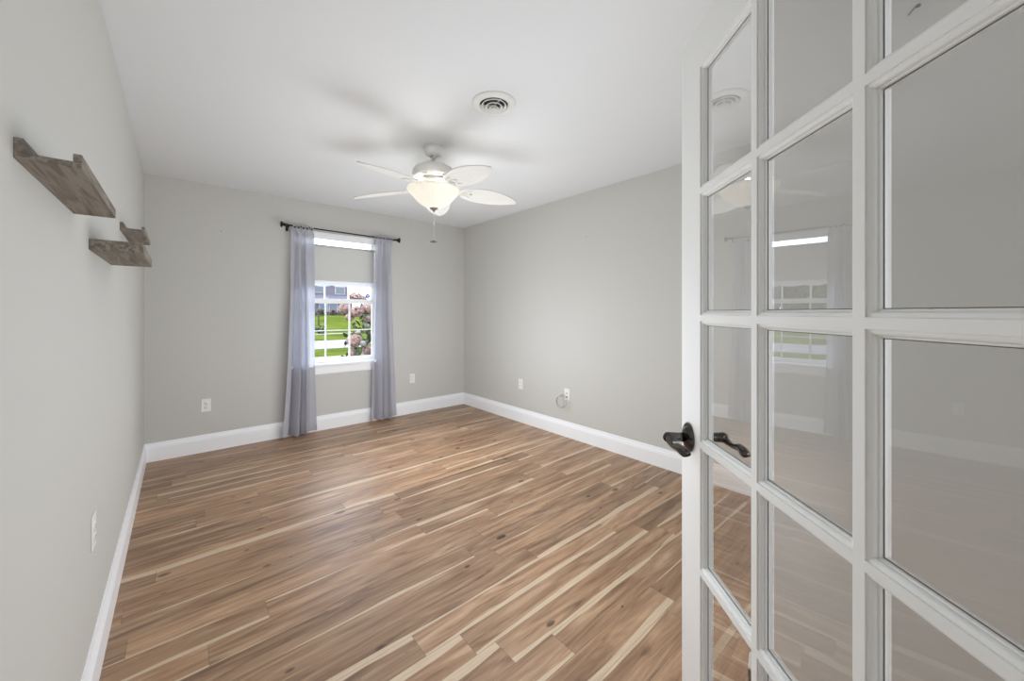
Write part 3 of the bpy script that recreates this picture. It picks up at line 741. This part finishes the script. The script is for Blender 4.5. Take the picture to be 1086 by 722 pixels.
LEAF = foliage('hydrangea_leaf', (.008, .018, .004), (.055, .080, .015)); TLEAF = foliage('tree_leaf', (.025, .038, .010), (.09, .105, .040)); PINK = foliage('faded_pink_bloom', (.10, .050, .042), (.24, .16, .145)); WHT = foliage('white_bloom', (.20, .21, .19), (.25, .25, .24))
BARK = mat('bark', (.16, .11, .07), .9, noise=.3, nscale=20)
rnd = random.Random(5)
hy = empty('hydrangea_bush', (2.55, 5.95, -.6))
def hyb(mb, name, m, parent=hy): 
    o = mb.build(name, m, parent); o.matrix_parent_inverse = Matrix.Translation(-hy.location); return o
hyb(leafmass((2.62, 6.0, .45), (.56, .45, 1.02), 1500, .095, rnd), 'foliage', LEAF)
mb = MB()
for i in range(14):
    a = rnd.uniform(0, 6.28); r_ = rnd.uniform(.1, .5); mb.tube([(2.6, 5.98, -.6), (2.6 + .3 * r_ * math.cos(a), 5.98 + .3 * r_ * math.sin(a), .2), (2.6 + r_ * math.cos(a), 5.98 + .8 * r_ * math.sin(a), rnd.uniform(.7, 1.35))], [.012, .009, .005], 6)
hyb(mb, 'stem', BARK)
def bloom(c, rad, m):
    b_ = MB()
    for i in range(150):
        d = Vector((rnd.gauss(0, 1), rnd.gauss(0, 1), rnd.gauss(0, 1))).normalized(); p = Vector(c) + Vector((d.x * rad, d.y * rad, d.z * rad * .85))
        t1 = d.orthogonal().normalized(); t2 = d.cross(t1); s_ = rad * .26
        ro = rnd.uniform(0, 6.28)
        for k in range(4):
            a = ro + k * PI / 2; u_ = t1 * math.cos(a) + t2 * math.sin(a); v_ = d.cross(u_)
            b_.add([p, p + (u_ * .9 + v_ * .45) * s_, p + (u_ * 1.25) * s_ + d * s_ * .2, p + (u_ * .9 - v_ * .45) * s_], [(0, 1, 2, 3)])
    hyb(b_, 'bloom', m)
def atpx(px, py, y):
    rr = (px - 543) / 407.; d = (.7556 * rr + .655, -.655 * rr + .7556, (331 - py) / 407.); k = y / d[1]; return (.225 + d[0] * k, y, 1.27 + d[2] * k)
for px, py, y, rad, m in ((366, 327, 5.65, .085, PINK), (371, 336, 5.6, .06, PINK), (379, 330, 5.5, .085, PINK), (391, 327, 5.55, .09, PINK), (377, 315, 5.8, .085, PINK), (384, 317, 5.8, .06, PINK), (376, 361, 5.5, .10, PINK), (391, 372, 5.45, .085, PINK), (374, 374, 5.6, .06, PINK), (385, 364, 5.4, .04, WHT), (389, 345, 5.6, .035, WHT), (390, 338, 5.5, .05, PINK), (399, 352, 5.6, .08, PINK), (402, 335, 5.7, .09, PINK), (386, 376, 5.45, .035, WHT), (380, 352, 5.5, .03, WHT), (409, 368, 5.6, .09, PINK)):
    bloom(atpx(px, py, y), rad, m)
tag(hy, 'hydrangea bush with faded pink blooms right outside the window', 'bush')
for k, (x, y, h_, r_) in enumerate(((4.6, 60, 6.4, 2.0), (6.9, 68, 7.2, 2.4), (10.5, 76, 8.2, 2.9))):
    t_ = empty('tree', (x, y, .85)); tr = leafmass((0, 0, h_ * .55), (r_, r_, h_ * .52), 2200, .8, rnd).build('foliage', TLEAF, t_)
    MB().tube([(0, 0, -.2), (.1, 0, h_ * .5), (0, 0, h_ * .85)], [.22, .14, .05], 8).build('trunk', BARK, t_)
    tag(t_, ['pale green leafy tree reflected in door glass, on the open-sky side', 'pale green leafy tree reflected in door glass, middle of three', 'pale green leafy tree reflected in door glass, on the house side'][k], 'tree', 'trees beyond the road')
# young tree post and shrub on the lawn
pc = hor = None
sp_ = empty('lawn_post', (*atpx(338, 350, 36.5)[:2], -.6)); MB().tube([(0, 0, 0), (0, 0, 1.9)], .06, 8).build('post', mat('dark_post', (.008, .008, .007), .9), sp_)
MB().lathe([(.05, 1.85), (.14, 1.95), (.12, 2.15), (.03, 2.25)], 12).build('lantern', mat('lantern', (.02, .018, .016), .7), sp_)
tag(sp_, 'thin dark post standing on the far lawn', 'post')
x_, y_, _ = atpx(341, 350, 36.0); sh = empty('shrub', (x_, y_, -.6)); leafmass((0, 0, .3), (.45, .4, .4), 220, .22, rnd).build('foliage', LEAF, sh)
tag(sh, 'small dark shrub at the foot of the lawn post', 'shrub')
for k in range(5):
    x_ = 13.9 + 1.35 * k; sh = empty('shrub', (x_, 57.2, .80)); leafmass((0, 0, .35), (.55, .45, .42), 160, .25, rnd).build('foliage', LEAF if k % 2 else foliage('rusty_leaf%d' % k, (.025, .012, .011), (.09, .05, .045)), sh)
    tag(sh, 'low shrub in the row along the far house front', 'shrub', 'shrubs along the house front')
